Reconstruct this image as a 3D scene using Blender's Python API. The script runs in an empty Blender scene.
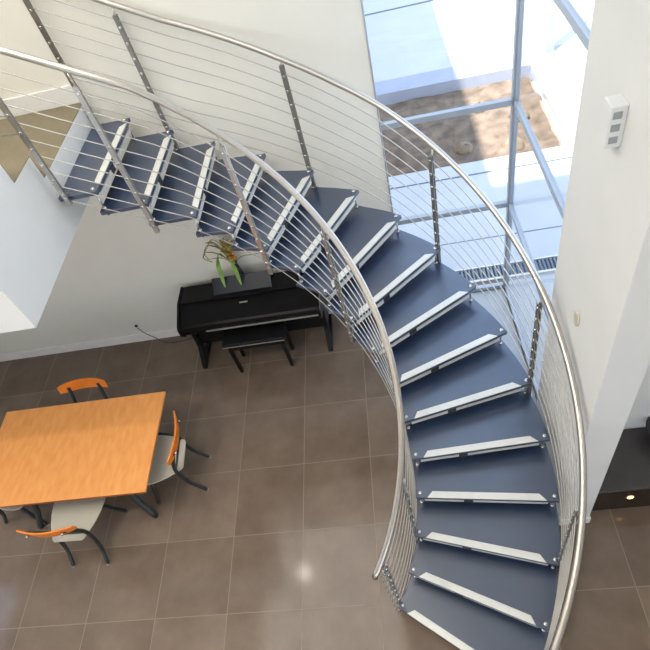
import bpy, math, random
from mathutils import Vector, Matrix
random.seed(7)
COL = bpy.context.scene.collection
PI = math.pi

# ------------------------------------------------------------------ materials
def srgb(r, g, b):
    f = lambda c: (c/255/12.92) if c/255 <= .04045 else ((c/255+.055)/1.055)**2.4
    return (f(r), f(g), f(b), 1)

def mat(name, col, rough=.5, metal=0, spec=.5, noise=0, nscale=8, stretch=(1,1,1), bump=0, bscale=60, coat=0, col2=None, aniso=0):
    m = bpy.data.materials.new(name); m.use_nodes = True
    nt = m.node_tree; b = nt.nodes['Principled BSDF']
    b.inputs['Base Color'].default_value = col
    b.inputs['Roughness'].default_value = rough
    b.inputs['Metallic'].default_value = metal
    b.inputs['Specular IOR Level'].default_value = spec
    if coat:
        b.inputs['Coat Weight'].default_value = coat; b.inputs['Coat Roughness'].default_value = .08
    if noise or bump:
        tc = nt.nodes.new('ShaderNodeTexCoord'); mp = nt.nodes.new('ShaderNodeMapping')
        mp.inputs['Scale'].default_value = stretch
        nt.links.new(tc.outputs['Object'], mp.inputs['Vector'])
    if noise:
        n = nt.nodes.new('ShaderNodeTexNoise'); n.inputs['Scale'].default_value = nscale; n.inputs['Detail'].default_value = 6
        nt.links.new(mp.outputs['Vector'], n.inputs['Vector'])
        r = nt.nodes.new('ShaderNodeMapRange'); r.inputs[1].default_value = .3; r.inputs[2].default_value = .7
        nt.links.new(n.outputs['Fac'], r.inputs[0])
        mx = nt.nodes.new('ShaderNodeMix'); mx.data_type = 'RGBA'
        c2 = col2 if col2 else tuple([c*(1-noise) for c in col[:3]]+[1])
        mx.inputs[6].default_value = c2
        mx.inputs[7].default_value = col if col2 else tuple([min(1, c*(1+noise)) for c in col[:3]]+[1])
        nt.links.new(r.outputs[0], mx.inputs[0]); nt.links.new(mx.outputs[2], b.inputs['Base Color'])
    if bump:
        n2 = nt.nodes.new('ShaderNodeTexNoise'); n2.inputs['Scale'].default_value = bscale
        nt.links.new(mp.outputs['Vector'], n2.inputs['Vector'])
        bp = nt.nodes.new('ShaderNodeBump'); bp.inputs['Strength'].default_value = bump; bp.inputs['Distance'].default_value = .01
        nt.links.new(n2.outputs['Fac'], bp.inputs['Height']); nt.links.new(bp.outputs['Normal'], b.inputs['Normal'])
    return m

def emit(name, col, s):
    m = bpy.data.materials.new(name); m.use_nodes = True; nt = m.node_tree; nt.nodes.clear()
    e = nt.nodes.new('ShaderNodeEmission'); e.inputs[0].default_value = col; e.inputs[1].default_value = s
    o = nt.nodes.new('ShaderNodeOutputMaterial'); nt.links.new(e.outputs[0], o.inputs[0]); return m

def glass_mat():
    m = bpy.data.materials.new('window_glass'); m.use_nodes = True; nt = m.node_tree; nt.nodes.clear()
    t = nt.nodes.new('ShaderNodeBsdfTransparent'); t.inputs[0].default_value = (.96, .97, .97, 1)
    g = nt.nodes.new('ShaderNodeBsdfGlossy'); g.inputs['Roughness'].default_value = .02
    lw = nt.nodes.new('ShaderNodeLayerWeight'); lw.inputs[0].default_value = .5
    pw = nt.nodes.new('ShaderNodeMath'); pw.operation = 'POWER'; pw.inputs[1].default_value = 5; nt.links.new(lw.outputs['Facing'], pw.inputs[0])
    fr = nt.nodes.new('ShaderNodeMath'); fr.operation = 'MULTIPLY_ADD'; fr.inputs[1].default_value = .6; fr.inputs[2].default_value = .04; nt.links.new(pw.outputs[0], fr.inputs[0])
    mx = nt.nodes.new('ShaderNodeMixShader'); o = nt.nodes.new('ShaderNodeOutputMaterial')
    nt.links.new(fr.outputs[0], mx.inputs[0]); nt.links.new(t.outputs[0], mx.inputs[1]); nt.links.new(g.outputs[0], mx.inputs[2])
    nt.links.new(mx.outputs[0], o.inputs[0]); return m

TILE = 0.65908; GX = -0.8855; GY = 3.8265
def tile_mat():
    m = mat('floor_tile', (0.2, .16, .13, 1), rough=.2, spec=.45)
    nt = m.node_tree; b = nt.nodes['Principled BSDF']; L = nt.links.new
    tc = nt.nodes.new('ShaderNodeTexCoord'); sx = nt.nodes.new('ShaderNodeSeparateXYZ'); L(tc.outputs['Object'], sx.inputs[0])
    def M(op, a, bb=None, c=None):
        n = nt.nodes.new('ShaderNodeMath'); n.operation = op
        for i, v in enumerate((a, bb, c)):
            if v is None: continue
            if isinstance(v, (int, float)): n.inputs[i].default_value = v
            else: L(v, n.inputs[i])
        return n.outputs[0]
    u = M('DIVIDE', M('SUBTRACT', sx.outputs[0], GX), TILE); v = M('DIVIDE', M('SUBTRACT', sx.outputs[1], GY), TILE)
    def edge(q): # distance to nearest grid line, in tiles
        f = M('FRACT', q); return M('MINIMUM', f, M('SUBTRACT', 1, f))
    d = M('MINIMUM', edge(u), edge(v))
    g = M('LESS_THAN', d, .0045)
    cu = M('FLOOR', u); cv = M('FLOOR', v)
    cb = nt.nodes.new('ShaderNodeCombineXYZ'); L(cu, cb.inputs[0]); L(cv, cb.inputs[1])
    wn = nt.nodes.new('ShaderNodeTexWhiteNoise'); L(cb.outputs[0], wn.inputs[0])
    n = nt.nodes.new('ShaderNodeTexNoise'); n.inputs['Scale'].default_value = 2.6; n.inputs['Detail'].default_value = 7; n.inputs['Roughness'].default_value = .6
    ad = nt.nodes.new('ShaderNodeVectorMath'); ad.operation = 'MULTIPLY_ADD'; ad.inputs[1].default_value = (7, 7, 7)
    L(cb.outputs[0], ad.inputs[0]); L(tc.outputs['Object'], ad.inputs[2]); L(ad.outputs[0], n.inputs['Vector'])
    f = M('ADD', M('MULTIPLY', n.outputs['Fac'], .8), M('MULTIPLY', wn.outputs[0], .18))
    cr = nt.nodes.new('ShaderNodeValToRGB'); L(f, cr.inputs[0])
    cr.color_ramp.elements[0].position = .25; cr.color_ramp.elements[0].color = FLOOR_A
    cr.color_ramp.elements[1].position = .75; cr.color_ramp.elements[1].color = FLOOR_B
    mx = nt.nodes.new('ShaderNodeMix'); mx.data_type = 'RGBA'; L(g, mx.inputs[0]); L(cr.outputs[0], mx.inputs[6]); mx.inputs[7].default_value = FLOOR_G
    L(mx.outputs[2], b.inputs['Base Color'])
    L(M('ADD', M('MULTIPLY', g, .4), .115), b.inputs['Roughness'])
    return m
FLOOR_A = (0.130, .093, .068, 1); FLOOR_B = (0.245, .185, .142, 1); FLOOR_G = (.255, .205, .165, 1)

WALL = mat('wall_paint', (.78, .765, .70, 1), rough=.75, noise=.02, nscale=3)
WHITE = mat('white_plaster', (.75, .76, .755, 1), rough=.7, noise=.02, nscale=3)
CEIL = mat('ceiling_paint', (.8, .8, .78, 1), rough=.8, noise=.01, nscale=3)
SKIRT = mat('skirting_paint', (.88, .85, .83, 1), rough=.4, noise=.01, nscale=3)
TILEM = tile_mat()
TREAD = mat('slate_blue_tread', (.013, .032, .080, 1), rough=.28, spec=1.0, noise=.12, nscale=5)
TREAD.node_tree.nodes['Principled BSDF'].inputs['IOR'].default_value = 1.75
NOSE = mat('nosing_aluminium', (.74, .74, .70, 1), rough=.42, metal=.25, noise=.03, nscale=20)
STEEL = mat('brushed_steel', (.56, .53, .49, 1), rough=.3, metal=.95, noise=.04, nscale=30)
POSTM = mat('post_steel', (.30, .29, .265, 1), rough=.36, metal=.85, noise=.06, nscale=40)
POSTL = mat('post_steel_lit', (.50, .49, .47, 1), rough=.34, metal=.85, noise=.06, nscale=40)  # same post steel, the inner posts' brighter reflections put into the colour
CLAMP = mat('clamp_steel', (.62, .61, .60, 1), rough=.25, metal=.9, noise=.03, nscale=40)
CABLE = mat('cable_steel', (.50, .49, .46, 1), rough=.38, metal=.75, noise=.03, nscale=60)
BLACKM = mat('dark_bracket', (.03, .03, .035, 1), rough=.5, noise=.1)
TAN = mat('tan_tread', (.20, .168, .108, 1), rough=.6, noise=.06, nscale=14)
FRAME = mat('window_aluminium', (.40, .44, .50, 1), rough=.35, metal=.35, noise=.02)
GLASS = glass_mat()
WOOD = mat('beech_veneer', srgb(238, 168, 98), rough=.42, noise=.1, nscale=7, stretch=(3, 1, 1), col2=srgb(228, 152, 80))
WOODE = mat('beech_edge', srgb(160, 88, 36), rough=.5, noise=.1, nscale=6)
BACKW = mat('orange_plywood', srgb(240, 132, 40), rough=.4, noise=.08, nscale=8)
SEAT = mat('pale_seat_laminate', (.50, .475, .40, 1), rough=.45, noise=.03, nscale=6)
TUBE = mat('charcoal_tube', (.035, .04, .043, 1), rough=.38, metal=.3, noise=.05)
FOOT = mat('grey_glide', (.35, .35, .35, 1), rough=.5, noise=.03)
PIANO = mat('black_satin', (.006, .006, .007, 1), rough=.42, spec=.22, noise=.15, nscale=10)
PIANOR = mat('black_gloss_panel', (.010, .017, .030, 1), rough=.35, spec=.3, noise=.1)
SILVER = mat('silver_trim', (.55, .55, .53, 1), rough=.35, metal=.6, noise=.03)
LEAFG = mat('green_leaf', (.25, .42, .09, 1), rough=.5, noise=.25, nscale=12)
LEAFO = mat('olive_leaf', (.34, .28, .08, 1), rough=.6, noise=.35, nscale=12)
BLOOM = mat('rust_bloom', (.42, .17, .04, 1), rough=.7, noise=.3, nscale=20)
CONC = mat('pale_concrete', (.58, .595, .625, 1), rough=.8, noise=.04, nscale=2)
JOINT = mat('dark_joint', (.14, .16, .2, 1), rough=.8, noise=.05)
SOIL = mat('bare_soil', (.20, .145, .105, 1), rough=.95, noise=.4, nscale=5, bump=.8, bscale=9)
STONE = mat('sandstone', (.27, .2, .135, 1), rough=.9, noise=.25, nscale=9)
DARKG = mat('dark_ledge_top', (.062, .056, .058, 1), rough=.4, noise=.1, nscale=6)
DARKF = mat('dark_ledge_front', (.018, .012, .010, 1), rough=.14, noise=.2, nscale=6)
WARM = emit('warm_lamp', (1, .52, .14, 1), 5)
DLAMP = emit('downlight_lens', (1, .86, .66, 1), 60)
PLASTIC = mat('white_plastic', (.74, .75, .76, 1), rough=.4, noise=.01)
GREYW = mat('grey_lens', (.3, .33, .34, 1), rough=.4, noise=.02)
CREAM = mat('cream_plastic', (.62, .58, .47, 1), rough=.4, noise=.01)
GRATE = mat('steel_grate', (.22, .25, .31, 1), rough=.5, metal=.3, noise=.1)

# ------------------------------------------------------------------ mesh tools
class MB:
    def __init__(s): s.v = []; s.f = []; s.sm = []
    def add(s, vs, fs, smooth=False):
        o = len(s.v); s.v += [tuple(p) for p in vs]; s.f += [tuple(i+o for i in f) for f in fs]; s.sm += [smooth]*len(fs); return s
    def box(s, a, b, M=None):
        x0, y0, z0 = a; x1, y1, z1 = b
        vs = [(x0,y0,z0),(x1,y0,z0),(x1,y1,z0),(x0,y1,z0),(x0,y0,z1),(x1,y0,z1),(x1,y1,z1),(x0,y1,z1)]
        if M: vs = [M @ Vector(p) for p in vs]
        return s.add(vs, [(0,3,2,1),(4,5,6,7),(0,1,5,4),(1,2,6,5),(2,3,7,6),(3,0,4,7)])
    def prism(s, poly, h, M=None):
        """poly = list of 3D points (one cap, counter-clockwise seen from +h); h = extrusion vector"""
        n = len(poly); h = Vector(h); P = [Vector(p) for p in poly]; vs = P+[p+h for p in P]
        if M: vs = [M @ p for p in vs]
        fs = [tuple(range(n-1, -1, -1)), tuple(range(n, 2*n))]+[(i, (i+1) % n, n+(i+1) % n, n+i) for i in range(n)]
        return s.add(vs, fs)
    def tube(s, pts, r, seg=10, r2=None, closed=False):
        """round tube through points; r a number or a list; r2 = second half-axis for an oval section"""
        P = [Vector(p) for p in pts]; n = len(P); vs = []; up = None
        for i, p in enumerate(P):
            t = (P[min(i+1, n-1)]-P[max(i-1, 0)]).normalized()
            if up is None: up = Vector((0, 0, 1)) if abs(t.z) < .9 else Vector((0, 1, 0))
            a = t.cross(up).normalized(); b = a.cross(t).normalized(); up = b
            rr = r[i] if isinstance(r, (list, tuple)) else r; rb = rr if r2 is None else r2
            for k in range(seg):
                w = 2*PI*k/seg; vs.append(p+a*rr*math.cos(w)+b*rb*math.sin(w))
        fs = [(i*seg+k, i*seg+(k+1) % seg, (i+1)*seg+(k+1) % seg, (i+1)*seg+k) for i in range(n-1) for k in range(seg)]
        s.add(vs, fs, True)
        o = len(s.v)-len(vs)
        s.f += [tuple(o+k for k in range(seg-1, -1, -1)), tuple(o+(n-1)*seg+k for k in range(seg))]; s.sm += [False, False]
        return s
    def lathe(s, c, prof, seg=20):
        vs = []; c = Vector(c)
        for r, z in prof:
            for k in range(seg): vs.append(c+Vector((r*math.cos(2*PI*k/seg), r*math.sin(2*PI*k/seg), z)))
        m = len(prof)
        fs = [(i*seg+k, i*seg+(k+1) % seg, (i+1)*seg+(k+1) % seg, (i+1)*seg+k) for i in range(m-1) for k in range(seg)]
        s.add(vs, fs, True); o = len(s.v)-len(vs)
        s.f += [tuple(o+k for k in range(seg-1, -1, -1)), tuple(o+(m-1)*seg+k for k in range(seg))]; s.sm += [False, False]
        return s
    def ribbon(s, pts, w, th=.003, side=None):
        P = [Vector(p) for p in pts]; n = len(P); vs = []
        for i, p in enumerate(P):
            t = (P[min(i+1, n-1)]-P[max(i-1, 0)]).normalized()
            a = Vector(side) if side else t.cross(Vector((0, .3, 1))).normalized()
            ww = w*math.sin(PI*(.12+.8*i/(n-1))); nn = a.cross(t).normalized()
            vs += [p-a*ww-nn*th, p+nn*th, p+a*ww-nn*th, p-nn*th*1.5]
        fs = [(i*4+k, i*4+(k+1) % 4, (i+1)*4+(k+1) % 4, (i+1)*4+k) for i in range(n-1) for k in range(4)]
        fs += [(3, 2, 1, 0), tuple((n-1)*4+k for k in range(4))]
        return s.add(vs, fs, False)
    def build(s, name, m, parent=None, bevel=0, label=None):
        me = bpy.data.meshes.new(name); me.from_pydata([tuple(p) for p in s.v], [], s.f); me.update()
        me.polygons.foreach_set('use_smooth', s.sm); me.materials.append(m)
        ob = bpy.data.objects.new(name, me); COL.objects.link(ob)
        if parent: ob.parent = parent
        if bevel:
            bv = ob.modifiers.new('bevel', 'BEVEL'); bv.width = bevel; bv.segments = 2; bv.limit_method = 'ANGLE'
        if label: ob['label'] = label
        return ob

def thing(name, label, cat, loc=(0, 0, 0), rz=0, group=None):
    o = bpy.data.objects.new(name, None); COL.objects.link(o); o.location = loc; o.rotation_euler = (0, 0, rz)
    return tag(o, label, cat, group)
def tag(o, label, cat, group=None, kind=None):
    if label: o['label'] = label
    if cat: o['category'] = cat
    if group: o['group'] = group
    if kind: o['kind'] = kind
    return o
def struct(name, mb, m, parent=None, bevel=0):
    o = mb.build(name, m, parent, bevel)
    if not parent: o['kind'] = 'structure'
    return o
def curve(pts, n=6):
    """Catmull-Rom through points"""
    P = [Vector(p) for p in pts]; P = [2*P[0]-P[1]]+P+[2*P[-1]-P[-2]]; out = []
    for i in range(1, len(P)-2):
        for k in range(n):
            t = k/n; a, b, c, d = P[i-1:i+3]
            out.append(.5*((2*b)+(c-a)*t+(2*a-5*b+4*c-d)*t*t+(3*b-a-3*c+d)*t**3))
    out.append(P[-2]); return out

# ------------------------------------------------------------------ the room
YW = 4.43            # back wall face
XG = 1.46            # side glazing
struct('floor', MB().box((-5.4, -5, -.15), (XG+.03, YW+.2, 0)).box((XG+.03, -5, -.15), (4.6, 2.45, 0)), TILEM)
struct('wall_back', MB().box((-5.5, YW, 0), (.31, YW+.22, 6.4)), WALL)
struct('baseboard_back', MB().box((-5.3, YW-.016, 0), (.31, YW, .13)), SKIRT, bevel=.003)
struct('wall_partition', MB().box((1.33, 1.714, 0), (1.55, 2.64, 6.4)), WHITE, bevel=.004)
struct('baseboard_partition', MB().box((1.318, 1.702, 0), (1.562, 2.65, .1)), SKIRT, bevel=.003)
struct('wall_right', MB().box((1.55, 2.3, 0), (4.6, 2.45, 6.4)), WHITE)
struct('wall_side', MB().box((4.45, -5, 0), (4.6, 2.3, 6.4)), WHITE)
struct('wall_front', MB().box((-5.5, -5.2, 3.2), (4.6, -5, 6.4)), WALL)
f = MB()
for k in range(6): f.box((-5.3+k*1.93, -5.14, 0), (-5.22+k*1.93, -5.06, 3.2))
f.box((-5.3, -5.14, 3.12), (4.45, -5.06, 3.2)); f.box((-5.3, -5.14, 0), (4.45, -5.06, .06))
w3 = struct('window_3', f, FRAME); struct('glass_pane', MB().box((-5.3, -5.105, .06), (4.45, -5.095, 3.12)), GLASS, w3)
# left wall with a glazed terrace door
w = MB(); w.box((-5.5, 2.25, 0), (-5.3, YW, 6.4)); w.box((-5.5, -5, 0), (-5.3, .3, 6.4)); w.box((-5.5, .3, 2.30), (-5.3, 2.25, 6.4))
struct('wall_left', w, WALL)
d1 = MB()
for a, b in (((-5.42, .3, 0), (-5.36, .36, 2.30)), ((-5.42, 2.19, 0), (-5.36, 2.25, 2.30)), ((-5.42, .36, 2.25), (-5.36, 2.19, 2.30)), ((-5.42, .36, 0), (-5.36, 2.19, .06)), ((-5.42, 1.25, .06), (-5.36, 1.3, 2.25))):
    d1.box(a, b)
dd = struct('door_1', d1, FRAME); struct('glass_pane', MB().box((-5.395, .36, .06), (-5.385, 2.19, 2.25)), GLASS, dd)
struct('ceiling', MB().box((-5.5, -5, 6.4), (XG+.05, YW+.22, 6.6)).box((XG+.05, -5, 6.4), (4.6, 2.5, 6.6)), CEIL)

# window_1: the tall glazing in the back wall; window_2: its return along the side
f = MB(); F0, F1 = YW-.01, YW+.07
f.box((.31, F0, 0), (.325, F1, 6.4)); f.box((XG-.028, F0, 0), (XG+.028, F1-.02, 6.4))
for z in (0.02, 1.2, 2.29, 3.44, 4.6, 5.7): f.box((.325, F0, z-.02), (XG-.028, F1-.03, z+.035))
w1 = struct('window_1', f, FRAME, bevel=.004)
g = MB(); zz = [.05, 1.205, 2.295, 3.445, 4.6, 5.7, 6.4]
for a, b in zip(zz, zz[1:]): g.box((.325, YW+.026, a+.03), (XG-.035, YW+.034, b-.03))
struct('glass_pane', g, GLASS, w1)
struct('mullion_cap', MB().box((XG-.012, F0-.018, 0), (XG+.012, F0, 6.4)), FRAME, w1)
f = MB(); f.box((XG-.03, 2.64, 0), (XG+.03, 2.70, 6.4))
for z in (0.02, 1.2, 2.29, 3.44, 4.6, 5.7): f.box((XG-.022, 2.70, z-.02), (XG+.022, F0-.02, z+.035))
w2 = struct('window_2', f, FRAME, bevel=.004)
g = MB()
for a, b in zip(zz, zz[1:]): g.box((XG-.004, 2.70, a+.03), (XG+.004, F0-.02, b-.03))
struct('glass_pane', g, GLASS, w2)
struct('floor_reflection_strip', MB().box((.45, 2.66, 0), (XG-.03, YW-.02, .006)), mat('painted_floor_reflection', (.46, .47, .49, 1), rough=.16, noise=.05, nscale=4))  # pale colour paints in the bright outside mirrored by the glossy floor
# slotted drain outside along the foot of the glazing
gr = thing('drain_grate', 'slotted grey drain grate running outside along the foot of the tall window', 'grate', (2.2, 4.69, -.02))
MB().box((-1.85, -.12, 0), (2.0, -.09, .03)).box((-1.85, .10, 0), (2.0, .12, .03)).build('grate_frame', NOSE, gr)
b = MB()
for i in range(90):
    x = -1.83+i*.0425; b.box((x, -.09, .002), (x+.020, .10, .022))
b.build('grate_bars', GRATE, gr)
MB().box((-1.85, -.09, -.0), (2.0, .10, .003)).build('channel', BLACKM, gr)

# ------------------------------------------------------------------ outdoors
struct('patio', MB().box((-9, -14, -.16), (9, -5.2, -.02)), CONC)
struct('terrace', MB().box((.1, YW+.2, -.16), (9, 6.9, -.02)).box((XG+.03, 2.45, -.16), (9, YW+.2, -.02)), CONC)
t = MB()
t.box((.1, 6.60, -.02), (2.86, 6.618, -.012)); t.box((.1, 5.3, -.02), (2.86, 5.312, -.016))
j = t.build('trim_1', JOINT); j['kind'] = 'structure'
struct('terrace_side', MB().box((2.86, 6.9, -.14), (9, 9.19, -.005)), CONC)
struct('pavement', MB().box((-3, 9.65, -.3), (14, 26, -.01)), CONC)
struct('kerb', MB().box((-3, 9.2, -.3), (14, 9.65, .004)), mat('kerb_concrete', (.40, .43, .53, 1), rough=.8, noise=.05, nscale=3))
j = MB().box((-3, 12.5, -.01), (14, 12.56, -.005)).build('trim_2', JOINT); j['kind'] = 'structure'
# bare soil between the slabs
n = 46; vs = []; fs = []
for i in range(n+1):
    for k in range(n+1):
        x = .1+2.76*i/n; y = 6.9+2.3*k/n
        vs.append((x, y, -.20+(.02*math.sin(x*5+y*3)+.02*math.sin(x*9-y*11)+random.uniform(-.012, .012))*(1 if 0 < k < n else .3)))
fs = [(i*(n+1)+k, (i+1)*(n+1)+k, (i+1)*(n+1)+k+1, i*(n+1)+k+1) for i in range(n) for k in range(n)]
so = MB().add(vs, fs, True).build('bare_soil', SOIL); tag(so, 'strip of bare brown soil outside between the pale concrete slabs', 'soil', kind='stuff')
for i, (x, y, r, lb) in enumerate([(1.5, 7.5, .13, 'sandy stone on the soil nearest the glass corner post'), (2.2, 7.35, .17, 'larger sandy stone on the soil beside the terrace slab'), (2.45, 8.1, .15, 'sandy stone on the soil beside the far right slab'), (1.9, 8.5, .12, 'small sandy stone on the soil close to the far kerb')]):
    m = MB(); prof = [(r*.55, -.12), (r, -.06), (r*.92, .0), (r*.6, .05), (r*.15, .065)]
    m.lathe((x, y, -.16), prof, 11)
    m.v = [(a+random.uniform(-.02, .02), b_+random.uniform(-.02, .02), c+random.uniform(-.012, .012)) for a, b_, c in m.v]
    tag(m.build('stone', STONE), lb, 'stone', 'stones on the bare soil')
pp = thing('pergola_post', 'slim blue-grey metal post standing on the pavement outside beyond the glass', 'post', (3.22, 9.49, 0))
MB().box((-.06, -.06, 0), (.06, .06, 3.2)).build('shaft', FRAME, pp); MB().box((-.1, -.1, 0), (.1, .1, .015)).build('base_plate', FRAME, pp)
# neighbouring wing of the same house (throws its shade over the paving)
struct('wall_wing', MB().box((-3, YW+.22, 0), (.1, 16, 6.3)), WALL)

# ------------------------------------------------------------------ stair geometry
XC, YC = -1.20287, 1.95628; RI, RO = 1.43906, 2.4231; A0, DA = -.61383, .166431; RISE = .18
def path(n, side, dr=0):
    m = min(n, 14); a = A0+DA*(m-1)-(0 if side == 'i' else .004)
    r = RI-dr if side == 'i' else RO+dr
    x = XC+r*math.cos(a); y = YC+r*math.sin(a)
    if side == 'o' and y > 3.9: y -= (.05+dr*.45)*min(1, (y-3.9)/.4)
    if n > 14: x -= .31*(n-14)
    return Vector((x, y, 0))
def P3(n, side, dr, h):
    p = path(n, side, dr); p.z = RISE*n+h+(.05*min(1, max(0, (n-11)/3)) if side == 'o' and h > .5 else 0); return p

st = thing('curved_staircase', 'curved open-riser staircase with slate-blue treads and pale nosing strips', 'staircase', (XC+RO*math.cos(A0), YC+RO*math.sin(A0), 0))
stinv = Vector(st.location)
def loc(mb):
    mb.v = [tuple(Vector(p)-stinv) for p in mb.v]; return mb
for n in range(1, 17):
    z = RISE*n
    i0, o0 = path(n, 'i'), path(n, 'o'); nx = n+1
    i1, o1 = path(nx, 'i'), path(nx, 'o')
    d0 = (o0-i0).normalized(); d1 = (o1-i1).normalized()
    t0 = Vector((d0.y, -d0.x, 0)); t1 = Vector((-d1.y, d1.x, 0))    # downhill / uphill
    if t0.dot(i0-i1) < 0: t0 = -t0
    if t1.dot(i1-i0) < 0: t1 = -t1
    fo, bo, so_ = .036, .036 if n < 16 else -.02, .034
    K = 6; inner = []; outer = []
    for k in range(K+1):
        s = n+k/K
        inner.append(path(s, 'i', so_)); outer.append(path(s, 'o', so_))
    inner[0] = i0-d0*so_+t0*fo; outer[0] = o0+d0*so_+t0*fo
    inner[-1] = i1-d1*so_+t1*bo; outer[-1] = o1+d1*so_+t1*bo
    poly = [Vector((p.x, p.y, z-.034)) for p in outer+inner[::-1]]
    tr = loc(MB().prism(poly, (0, 0, .034))).build('tread', TREAD, st, bevel=.003)
    # pale nosing strip let into the front edge
    W = (o0-i0).length
    def q(u, v, zz): p = i0+d0*u+t0*v; return Vector((p.x, p.y, zz))
    a, bb = .055, W-.075
    poly = [q(a, fo+.001, z-.006), q(bb+.02, fo+.001, z-.006), q(bb-.03, -.016, z-.006), q(a+.04, -.016, z-.006)]
    loc(MB().prism(poly, (0, 0, .0105))).build('nosing_strip', NOSE, tr, bevel=.002)
    # flat bars under the front edge, a dark bracket between them
    M = W*.37
    rb = MB()
    for u0, u1 in ((.03, M-.035), (M+.035, W-.04)):
        rb.prism([q(u0, fo-.010, z-.090), q(u1, fo-.010, z-.090), q(u1, fo-.022, z-.090), q(u0, fo-.022, z-.090)], (0, 0, .036))
    loc(rb).build('support_bar', NOSE, tr)
    loc(MB().prism([q(M-.034, fo-.008, z-.1), q(M+.034, fo-.008, z-.1), q(M+.034, fo-.05, z-.1), q(M-.034, fo-.05, z-.1)], (0, 0, .064))).build('bracket', BLACKM, tr)
    for p, dd_ in ((i0, 1), (o0, -1)):
        zb = max(z-RISE-.06, .0)
        loc(MB().tube([(p.x, p.y, zb), (p.x, p.y, z+.002)], .008, 8)).build('rod', CLAMP, tr)
        loc(MB().lathe((p.x, p.y, z), [(.017, 0), (.017, .004), (.012, .011), (.004, .013)], 12)).build('bolt_cap', CLAMP, tr)
        if n > 1: loc(MB().lathe((p.x, p.y, z-RISE), [(.015, 0), (.015, .014), (.009, .016)], 10)).build('nut', CLAMP, tr)

def railing(side, dr, drr, hrail, heights, posts, label, hpost, n0, n1):
    base = path(1, side, dr)
    r = thing('stair_railing', label, 'railing', (base.x, base.y, 0), 0)
    o = Vector(r.location)
    def L(mb): mb.v = [tuple(Vector(p)-o) for p in mb.v]; return mb
    def line(h, a, b, ext=(), dr=dr):
        N = int((b-a)*7); pts = [P3(a+(b-a)*k/N, side, dr, h if not callable(h) else h(a+(b-a)*k/N)) for k in range(N+1)]
        return pts+[Vector(e) for e in ext]
    xe = -1.985
    def tail(h):
        if side == 'i':
            y = path(16, 'i', dr).y; z = RISE*16.8+h
            if h < .3: return [(xe, y-.02, z+.02)]
            return [(xe, y-.02, z+.02), (xe-.01, y-.32, z+.2), (xe-.01, y-.95, z+.58)]
        return []
    nend = 16.75 if side == 'i' else 16.85
    L(MB().tube(line(hrail, n0, nend, tail(hrail), drr), .0215, 14)).build('handrail', STEEL, r)
    for h in heights:
        L(MB().tube(line(h, n1, nend, tail(h)), .0042, 6)).build('cable', CABLE, r)
    for n in posts:
        p = P3(n, side, dr, 0); zb = p.z-.27; zt = p.z+hpost+(.05 if side == 'o' and n >= 12 else 0)
        if n == 1: zb = .0
        if n > 16 and side == 'i': p.x = xe; p.y = path(16, 'i', dr).y-.02; zb = 2.83; zt = 3.06+hrail-.06
        if n > 16 and side == 'o': p.x = -2.02; zb = 3.06-.16; zt = 3.06+hrail-.06
        q1 = path(n+.1, side, dr) if n < 16 else p+Vector((-.1, 0, 0)); q0 = path(n, side, dr) if n < 16 else p
        t = (q1-q0); t.z = 0; t.normalize(); a = Vector((-t.y, t.x, 0))
        m = MB()
        for s_ in (-1, 1):
            c = Vector((p.x, p.y, 0))+a*.009*s_
            vs = [c+t*u+a*v for u, v in ((-.017, -.004), (.017, -.004), (.017, .004), (-.017, .004))]
            m.prism([Vector((v.x, v.y, zb)) for v in vs], (0, 0, zt-zb))
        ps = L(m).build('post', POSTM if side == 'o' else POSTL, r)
        for h in heights:
            z = p.z+h
            if zb+.02 < z < zt: L(MB().tube([Vector((p.x, p.y, z))-a*.021, Vector((p.x, p.y, z))+a*.021], .010, 8)).build('clamp', CLAMP, ps)
        zr = p.z+hrail+(.05 if side == 'o' and n >= 12 else 0) if n < 16 else 3.06+hrail
        rz = zr-.018
        pr_ = path(n, side, drr) if n < 16 else p
        L(MB().tube([(p.x, p.y, zt-.03), (pr_.x, pr_.y, rz)], .0075, 8)).build('rail_pin', STEEL, ps)
        # fixing to the treads above and below
        k = MB(); e = path(n, side, 0) if n < 16 else p+a*(-.05)
        for zz_ in ((-.012, -.2) if n < 16 else (-.1,)):
            zc = p.z+zz_ if n < 16 else zb+.06
            if zc < .02: continue
            k.tube([(e.x, e.y, zc), (p.x+(p.x-e.x)*.4, p.y+(p.y-e.y)*.4, zc)], .012, 8)
        L(k).build('fixing', CLAMP, ps)
    return r
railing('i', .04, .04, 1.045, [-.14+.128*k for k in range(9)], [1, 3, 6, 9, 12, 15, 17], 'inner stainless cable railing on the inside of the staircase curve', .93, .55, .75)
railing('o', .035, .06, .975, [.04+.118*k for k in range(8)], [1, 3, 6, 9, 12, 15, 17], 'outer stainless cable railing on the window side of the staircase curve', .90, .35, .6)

# ------------------------------------------------------------------ boxed landing and closed upper flight
cs = thing('closed_staircase', 'white boxed landing and upper flight with tan treads and sawtooth side', 'staircase', (-2.06, 3.4, 2.61))
cv = Vector(cs.location)
ys = [YW, 3.365, 3.065, 2.765, 2.465]; zs = [3.055, 3.235, 3.41, 3.59]
prof = [(2.35, 2.61), (YW-.002, 2.61), (YW-.002, 3.055)]
for i in range(3): prof += [(ys[i+1], zs[i]), (ys[i+1], zs[i+1])]
prof += [(2.35, 3.59)]
side = [Vector((-2.06, y, z))-cv for y, z in prof]
MB().prism([p-Vector((3.2, 0, 0)) for p in side], (3.2, 0, 0)).build('stair_body', WHITE, cs)
for i in range(4):
    y1 = ys[i]; y0 = ys[i+1] if i < 3 else 2.35
    a = Vector((-5.26, y0, zs[i]))-cv; b_ = Vector((-2.062, y1-.018 if i == 0 else y1, zs[i]+.006))-cv
    MB().box(a, b_).build('tan_tread', TAN, cs)
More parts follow.
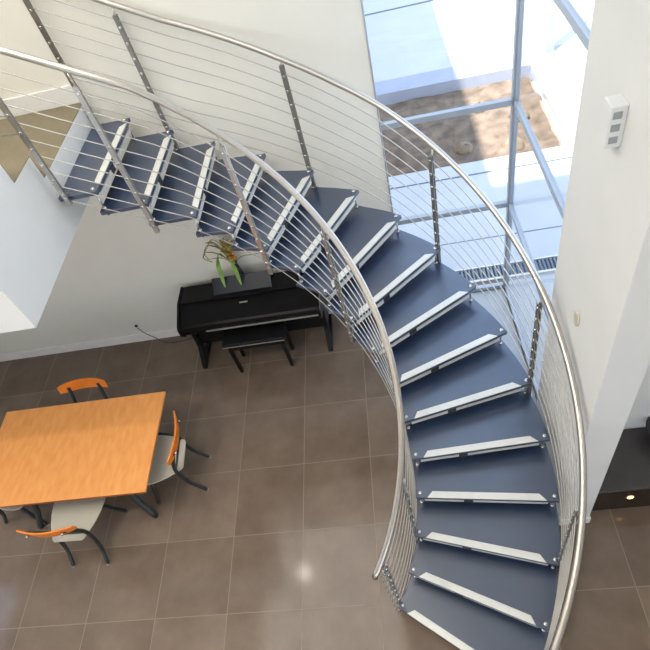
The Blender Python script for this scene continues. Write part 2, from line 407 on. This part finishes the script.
for i in range(3):
    MB().box(Vector((-5.26, ys[i+1]-.0, zs[i]+.006))-cv, Vector((-2.062, ys[i+1]+.006, zs[i+1]))-cv).build('riser', TAN, cs)
struct('baseboard_landing', MB().box((-5.26, YW-.018, 3.061), (-2.062, YW, 3.21)), WHITE, bevel=.003)

# ------------------------------------------------------------------ dining table and chairs
def dining_table():
    x0, x1, y0, y1 = -3.86, -2.12, 2.03, 3.065; cx, cy = (x0+x1)/2, (y0+y1)/2
    t = thing('dining_table', 'rectangular light beech dining table with dark curved legs on the tiled floor', 'table', (cx, cy, 0))
    hx, hy = (x1-x0)/2, (y1-y0)/2
    MB().box((-hx, -hy, .712), (hx, hy, .74)).build('tabletop', WOOD, t, bevel=.004)
    MB().box((-hx+.002, -hy-.0012, .708), (hx-.002, hy+.0012, .735)).build('edge_band', WOODE, t, bevel=.002)
    MB().box((-hx+.35, -.03, .66), (hx-.35, .03, .708)).build('beam', TUBE, t)
    for sx in (-1, 1):
        MB().box((sx*(hx-.38)-.03, -.3, .67), (sx*(hx-.38)+.03, .3, .708)).build('cross_bar', TUBE, t)
        for sy in (-1, 1):
            pts = curve([(sx*(hx-.40), sy*(hy-.32), .69), (sx*(hx-.385), sy*(hy-.22), .50), (sx*(hx-.34), sy*(hy-.15), .26), (sx*(hx-.25), sy*(hy-.085), .03)])
            lg = MB().tube(pts, .034, 12, r2=.022).build('leg', TUBE, t)
            e = pts[-1]; MB().lathe((e.x, e.y, 0), [(.02, 0), (.024, .006), (.018, .03)], 12).build('foot_pad', BLACKM, lg)
    return t
dining_table()

def make_chair(label, loc, rz):
    c = thing('dining_chair', label, 'chair', loc, rz, 'dining chairs around the table')
    # plywood seat, widening to the front
    half = [(-.215, .135), (-.20, .155), (-.14, .185), (-.05, .225), (.05, .252), (.14, .262), (.2, .255), (.225, .225)]
    poly = [(w_, y, .44) for y, w_ in half]+[(-w_, y, .44) for y, w_ in half[::-1]]
    MB().prism(poly, (0, 0, .014)).build('seat', SEAT, c, bevel=.004)
    # curved backrest band
    m = MB(); N = 14; vs = []
    for k in range(N+1):
        u = -1+2*k/N; x = .262*u; y = -.262+.05*u*u; hh = .062*(1-.35*abs(u)**4)
        for dy, z in ((-.008, .775-hh), (.008, .775-hh), (.008+-.02, .775+hh), (-.008-.02, .775+hh)): vs.append((x, y+dy, z))
    fs = [(k*4+j_, k*4+(j_+1) % 4, (k+1)*4+(j_+1) % 4, (k+1)*4+j_) for k in range(N) for j_ in range(4)]+[(3, 2, 1, 0), (N*4, N*4+1, N*4+2, N*4+3)]
    m.add(vs, fs, False).build('backrest', BACKW, c, bevel=.004)
    for s_ in (-1, 1):
        pts = curve([(s_*.165, -.25, .775), (s_*.168, -.222, .70), (s_*.172, -.17, .56), (s_*.174, -.15, .42), (s_*.175, -.185, .2), (s_*.177, -.285, .012)])
        l = MB().tube(pts, .0185, 10).build('leg', TUBE, c)
        MB().lathe((s_*.177, -.287, 0), [(.016, 0), (.018, .006), (.016, .022)], 10).build('glide', FOOT, l)
        MB().tube([(s_*.165, -.262, .775), (s_*.165, -.29, .775)], .009, 8).build('screw_cap', CLAMP, l)
        pts = curve([(s_*.17, -.1, .425), (s_*.19, .06, .42), (s_*.205, .13, .36), (s_*.225, .17, .18), (s_*.245, .215, .012)])
        l = MB().tube(pts, .0185, 10).build('leg', TUBE, c)
        MB().lathe((s_*.246, .217, 0), [(.016, 0), (.018, .006), (.016, .022)], 10).build('glide', FOOT, l)
    MB().tube([(-.172, -.15, .466), (.172, -.15, .466)], .009, 8).build('rear_bar', TUBE, c)
    MB().tube([(-.2, .1, .424), (.2, .1, .424)], .010, 8).build('cross_bar', TUBE, c)
    return c
def copy_tree(o, parent=None):
    c = o.copy(); COL.objects.link(c); c.parent = parent
    for ch in list(o.children): copy_tree(ch, c)
    return c
ch0 = make_chair('dining chair at the right end of the table, back towards the staircase', (-2.165, 2.50, 0), PI/2+.06)
for lb, x, y, rz in (('dining chair at the near side of the table, pale seat half pulled out', -2.945, 1.985, -.02),
                     ('dining chair at the far side of the table, only its orange backrest showing', -3.03, 3.00, PI+.02),
                     ('dining chair at the left end of the table, mostly hidden beneath it', -3.76, 2.38, -PI/2)):
    c = copy_tree(ch0); c.location = (x, y, 0); c.rotation_euler = (0, 0, rz); c['label'] = lb

# ------------------------------------------------------------------ digital piano and bench
pn = thing('upright_piano', 'black digital piano with closed key cover against the beige wall', 'piano', (-1.34, 4.1, 0))
pv = Vector(pn.location)
def PB(a, b): return Vector(a)-pv, Vector(b)-pv
X0, X1 = -2.12, -.56
def px_prism(prof, x0, x1):
    return MB().prism([Vector((x0, y, z))-pv for y, z in prof][::-1], (x1-x0, 0, 0))
px_prism([(4.37, .62), (4.37, .85), (4.12, .85), (4.12, .62)], X0+.03, X1-.03).build('top_case', PIANO, pn, bevel=.005)
px_prism([(4.115, .66), (4.115, .825), (3.87, .755), (3.845, .735), (3.845, .66)], X0+.03, X1-.03).build('key_cover', PIANO, pn, bevel=.005)
px_prism([(4.10, .615), (4.10, .655), (3.84, .655), (3.86, .615)], X0+.03, X1-.03).build('key_bed', PIANO, pn, bevel=.004)
MB().box(*PB((X0+.3, 3.832, .652), (X1-.03, 3.842, .668))).build('front_trim', SILVER, pn)
for x in (X0, X1-.03):
    px_prism([(4.37, .58), (4.37, .86), (4.11, .86), (3.85, .765), (3.825, .74), (3.825, .64), (3.87, .58)], x, x+.03).build('side_panel', PIANO, pn, bevel=.004)
MB().box(*PB((X1-.004, 3.84, .735), (X1+.001, 4.1, .745))).build('side_trim', SILVER, pn)
for x in (X0+.01, X1-.055):
    px_prism([(4.37, .60), (4.03, .60), (4.0, .24), (3.85, .03), (3.85, 0), (4.37, 0), (4.37, .05), (3.97, .06), (4.1, .22), (4.37, .22)], x, x+.05).build('leg', PIANO, pn, bevel=.003)
MB().box(*PB((X0+.05, 4.05, .22), (X1-.05, 4.07, .60))).build('back_panel', PIANO, pn)
pd = MB().box(*PB((-1.5, 4.1, .06), (-1.18, 4.26, .12))).build('pedal_box', PIANO, pn)
for k in range(3): MB().box(*PB((-1.43+k*.07, 4.02, .055), (-1.41+k*.07, 4.1, .065))).build('pedal', SILVER, pd)
mr = px_prism([(4.15, .862), (4.165, .855), (4.30, .975), (4.285, .985)], -1.70, -1.05).build('music_rest', PIANOR, pn, bevel=.003)
px_prism([(4.10, .851), (4.165, .851), (4.165, .866), (4.10, .861)], -1.68, -1.05).build('rest_ledge', PIANO, pn, bevel=.002)
MB().box(*PB((-1.42, 4.035, .806), (-1.33, 4.052, .812))).build('name_plate', SILVER, pn)

bn = thing('piano_bench', 'black piano bench pushed partly under the keyboard', 'bench', (-1.33, 3.85, 0))
MB().box((-.345, -.165, .50), (.345, .135, .56)).build('seat', PIANO, bn, bevel=.012)
MB().box((-.31, -.12, .40), (.31, .12, .499)).build('apron', PIANO, bn, bevel=.003)
MB().box((-.34, -.169, .512), (.34, -.164, .522)).build('piping', SILVER, bn)
for sx in (-1, 1):
    for sy in (-1, 1):
        MB().box((sx*.295-.018, sy*.115-.018, 0), (sx*.295+.018, sy*.115+.018, .42)).build('leg', PIANO, bn, bevel=.002)

# vase with strap leaves standing behind the music rest
vs_ = thing('vase_arrangement', 'dark slim vase of olive and green strap leaves on the piano', 'plant', (-1.40, 4.335, .85))
MB().lathe((0, 0, 0), [(.035, 0), (.042, .02), (.045, .10), (.034, .2), (.026, .26), (.033, .28)], 18).build('vase', BLACKM, vs_)
def leaf(pts, w_, m, nm='leaf'): MB().ribbon(curve(pts, 5), w_, .003).build(nm, m, vs_)
leaf([(-.01, -.02, .28), (-.08, -.06, .48), (-.13, -.09, .40), (-.15, -.12, .2), (-.16, -.13, .06)], .026, LEAFG)
leaf([(.01, -.03, .28), (.02, -.09, .42), (.03, -.13, .30), (.03, -.15, .08)], .030, LEAFG)
leaf([(0, 0, .28), (-.08, -.03, .52), (-.17, -.05, .60), (-.24, -.05, .50), (-.22, -.06, .42)], .014, LEAFO)
leaf([(-.01, 0, .28), (-.03, 0, .48), (-.11, -.02, .64), (-.19, -.04, .56), (-.27, -.05, .45), (-.20, -.05, .37)], .013, LEAFO)
leaf([(0, -.01, .28), (-.1, -.04, .40), (-.22, -.05, .415)], .010, LEAFO)
leaf([(.01, 0, .28), (.04, 0, .5), (.1, -.03, .60), (.16, -.04, .55)], .016, LEAFO)
leaf([(.02, 0, .28), (.12, -.02, .36), (.24, -.03, .37), (.33, -.04, .38)], .010, LEAFO)
for k in range(26):
    a = random.uniform(0, 6.28); rr = random.uniform(.06, .18); z = random.uniform(.42, .66)
    leaf([(0, -.01, .3), (rr*.5*math.cos(a)-.04, -.02-.03*abs(math.sin(a)), z-.05), (rr*math.cos(a)-.06, -.03-.05*abs(math.sin(a)), z)], random.uniform(.016, .028), LEAFO)
bl = MB()
for k in range(9):
    c_ = (random.uniform(-.01, .07), random.uniform(-.10, -.05), random.uniform(.36, .46))
    bl.lathe(c_, [(.004, -.02), (.018, -.012), (.022, 0), (.014, .014), (.003, .02)], 8)
bl.build('bloom', BLOOM, vs_)

# outlet and cord
ol = thing('wall_outlet', 'small white wall outlet with a black plug above the baseboard', 'outlet', (-2.94, YW, .29))
MB().box((-.04, -.008, -.045), (.04, 0, .045)).build('plate', PLASTIC, ol, bevel=.003)
MB().lathe((0, 0, 0), [(.019, -.02), (.019, .02)], 14).build('socket', BLACKM, ol).rotation_euler = (PI/2, 0, 0)
cd = MB().tube(curve([(-2.93, YW-.03, .27), (-2.88, YW-.035, .16), (-2.78, YW-.05, .06), (-2.66, YW-.10, .006), (-2.45, YW-.11, .006), (-2.2, YW-.05, .006), (-2.0, YW-.035, .006)]), .005, 7)
tag(cd.build('power_cord', BLACKM), 'thin dark power cord running along the baseboard to the piano', 'cord')

# ------------------------------------------------------------------ right side
lf = thing('wall_light', 'white box-shaped fixture with three small grey windows on the white partition', 'light fixture', (1.33, 2.145, 3.515))
MB().box((-.07, -.05, -.10), (0, .04, .10)).build('housing', PLASTIC, lf, bevel=.006)
for k in (-1, 0, 1): MB().box((-.058, -.0525, k*.058-.016), (-.022, -.049, k*.058+.016)).build('lens', GREYW, lf)
sw = MB()
sw.v = []; pts = [(1.33, 2.165+.035*math.cos(2*PI*k/20), 2.17+.06*math.sin(2*PI*k/20)) for k in range(20)]
sw.prism(pts, (-.014, 0, 0))
tag(sw.build('wall_switch', CREAM, None, .004), 'small oval cream switch on the white partition beside the handrail', 'switch')

lg = thing('hearth_ledge', 'low dark glossy ledge against the white wall at the right edge', 'ledge', (2.9, 2.04, 0))
lv = Vector(lg.location)
MB().box(Vector((1.565, 1.80, 0))-lv, Vector((4.44, 2.295, .40))-lv).build('body', DARKF, lg, bevel=.002)
MB().box(Vector((1.565, 1.783, .40))-lv, Vector((4.44, 2.295, .43))-lv).build('slab', DARKG, lg, bevel=.003)
for x in (1.87,):
    sp = thing('recessed_spotlight', 'small glowing amber spotlight set in the front of the dark ledge', 'lamp', (x, 1.80, .235))
    MB().lathe((0, 0, 0), [(.034, 0), (.034, .004), (.026, .005)], 20).build('ring', STEEL, sp).rotation_euler = (PI/2, 0, 0)
    MB().lathe((0, 0, 0), [(.024, .004), (.022, .008), (.006, .010)], 20).build('lens', WARM, sp).rotation_euler = (PI/2, 0, 0)
ob = thing('bowl', 'black ornamental bowl on a foot, on the dark ledge, cut off by the photo edge', 'bowl', (2.20, 2.17, .43))
MB().lathe((0, 0, 0), [(.06, 0), (.06, .01), (.02, .03), (.02, .06), (.09, .09), (.14, .15), (.15, .17), (.13, .165), (.08, .11), (.01, .08)], 24).build('basin', BLACKM, ob)

# ------------------------------------------------------------------ ceiling downlights: one mirrored in the floor, the others added as fill
def downlight(x, y, e, lb, z=6.4):
    t = thing('ceiling_downlight', lb, 'lamp', (x, y, z), 0, 'ceiling downlights')
    MB().lathe((0, 0, 0), [(.09, -.012), (.085, -.02), (.065, -.02)][::-1]+[(.09, 0)], 24).build('trim_ring', STEEL, t)
    MB().lathe((0, 0, 0), [(.06, -.024), (.06, -.018)], 24).build('lens', DLAMP, t)
    l = bpy.data.lights.new('bulb', 'SPOT'); l.energy = e; l.color = (1, .9, .78); l.spot_size = 2.7; l.spot_blend = 1; l.shadow_soft_size = .07
    o = bpy.data.objects.new('bulb', l); COL.objects.link(o); o.parent = t; o.location = (0, 0, -.06)
E_ = 55
lp = thing('luminous_ceiling_panel', 'large warm-white luminous panel set in the ceiling above the stair hall', 'ceiling light', (-1.85, 1.9, 6.4))
MB().box((-1.35, -2.4, -.03), (1.35, 2.4, -.012)).build('diffuser', emit('opal_diffuser', (1, .96, .88, 1), 2.8), lp)
fm = MB()
for k in range(5): fm.box((-1.38+k*.6825, -2.43, -.04), (-1.35+k*.6825, 2.43, 0))
for k in range(5): fm.box((-1.35, -2.43+k*1.2075, -.04), (1.35, -2.4+k*1.2075, -.001))
fm.build('frame', NOSE, lp)
downlight(-2.44, 3.39, 20, 'ceiling downlight over the piano')
downlight(-2.44, .6, 175, 'added fill downlight left of the camera over the dining side')
downlight(-.6, -3.2, E_, 'added fill downlight near the front windows')
downlight(.4, -1.6, E_, 'added fill downlight behind the camera')
downlight(3.0, .2, E_, 'added fill downlight over the right side of the room')
downlight(-4.4, 1.6, 150, 'added fill downlight close to the left wall')

# ------------------------------------------------------------------ daylight
sc = bpy.context.scene
wd = bpy.data.worlds.new('sky'); sc.world = wd; wd.use_nodes = True; nt = wd.node_tree; bg = nt.nodes['Background']
tc = nt.nodes.new('ShaderNodeTexCoord'); sx = nt.nodes.new('ShaderNodeSeparateXYZ'); nt.links.new(tc.outputs['Generated'], sx.inputs[0])
cr = nt.nodes.new('ShaderNodeValToRGB'); nt.links.new(sx.outputs[2], cr.inputs[0])
cr.color_ramp.elements[0].position = .0; cr.color_ramp.elements[0].color = (.92, .96, 1.0, 1)
cr.color_ramp.elements[1].position = .7; cr.color_ramp.elements[1].color = (.50, .68, 1.0, 1)
nt.links.new(cr.outputs[0], bg.inputs[0]); bg.inputs[1].default_value = 1.9
s = bpy.data.lights.new('sun', 'SUN'); s.energy = 9; s.angle = .02; s.color = (1, .95, .87)
so2 = bpy.data.objects.new('sun', s); COL.objects.link(so2)
so2.rotation_euler = Vector((-.255, -.25, 1)).to_track_quat('Z', 'Y').to_euler()

# ------------------------------------------------------------------ camera
cam = bpy.data.cameras.new('camera'); co = bpy.data.objects.new('camera', cam); COL.objects.link(co)
R = Matrix(((0.97890664, -0.01159139, -0.20397898), (-0.13971044, -0.76645141, -0.62692363), (-0.14907306, 0.6421977, -0.75190381)))
Mx = Matrix((R[0], -R[1], -R[2])).transposed().to_4x4()
Mx.translation = Vector((0.3434, -0.04193, 5.02755)); co.matrix_world = Mx
cam.sensor_width = 36; cam.lens = 567.7375/650*36; cam.clip_start = .05; cam.clip_end = 200
sc.camera = co
sc.view_settings.view_transform = 'Standard'; sc.view_settings.look = 'None'; sc.view_settings.gamma = 1
sc.view_settings.exposure = .45
sc.cycles.use_denoising = True
sc.cycles.max_bounces = 8; sc.cycles.transparent_max_bounces = 16
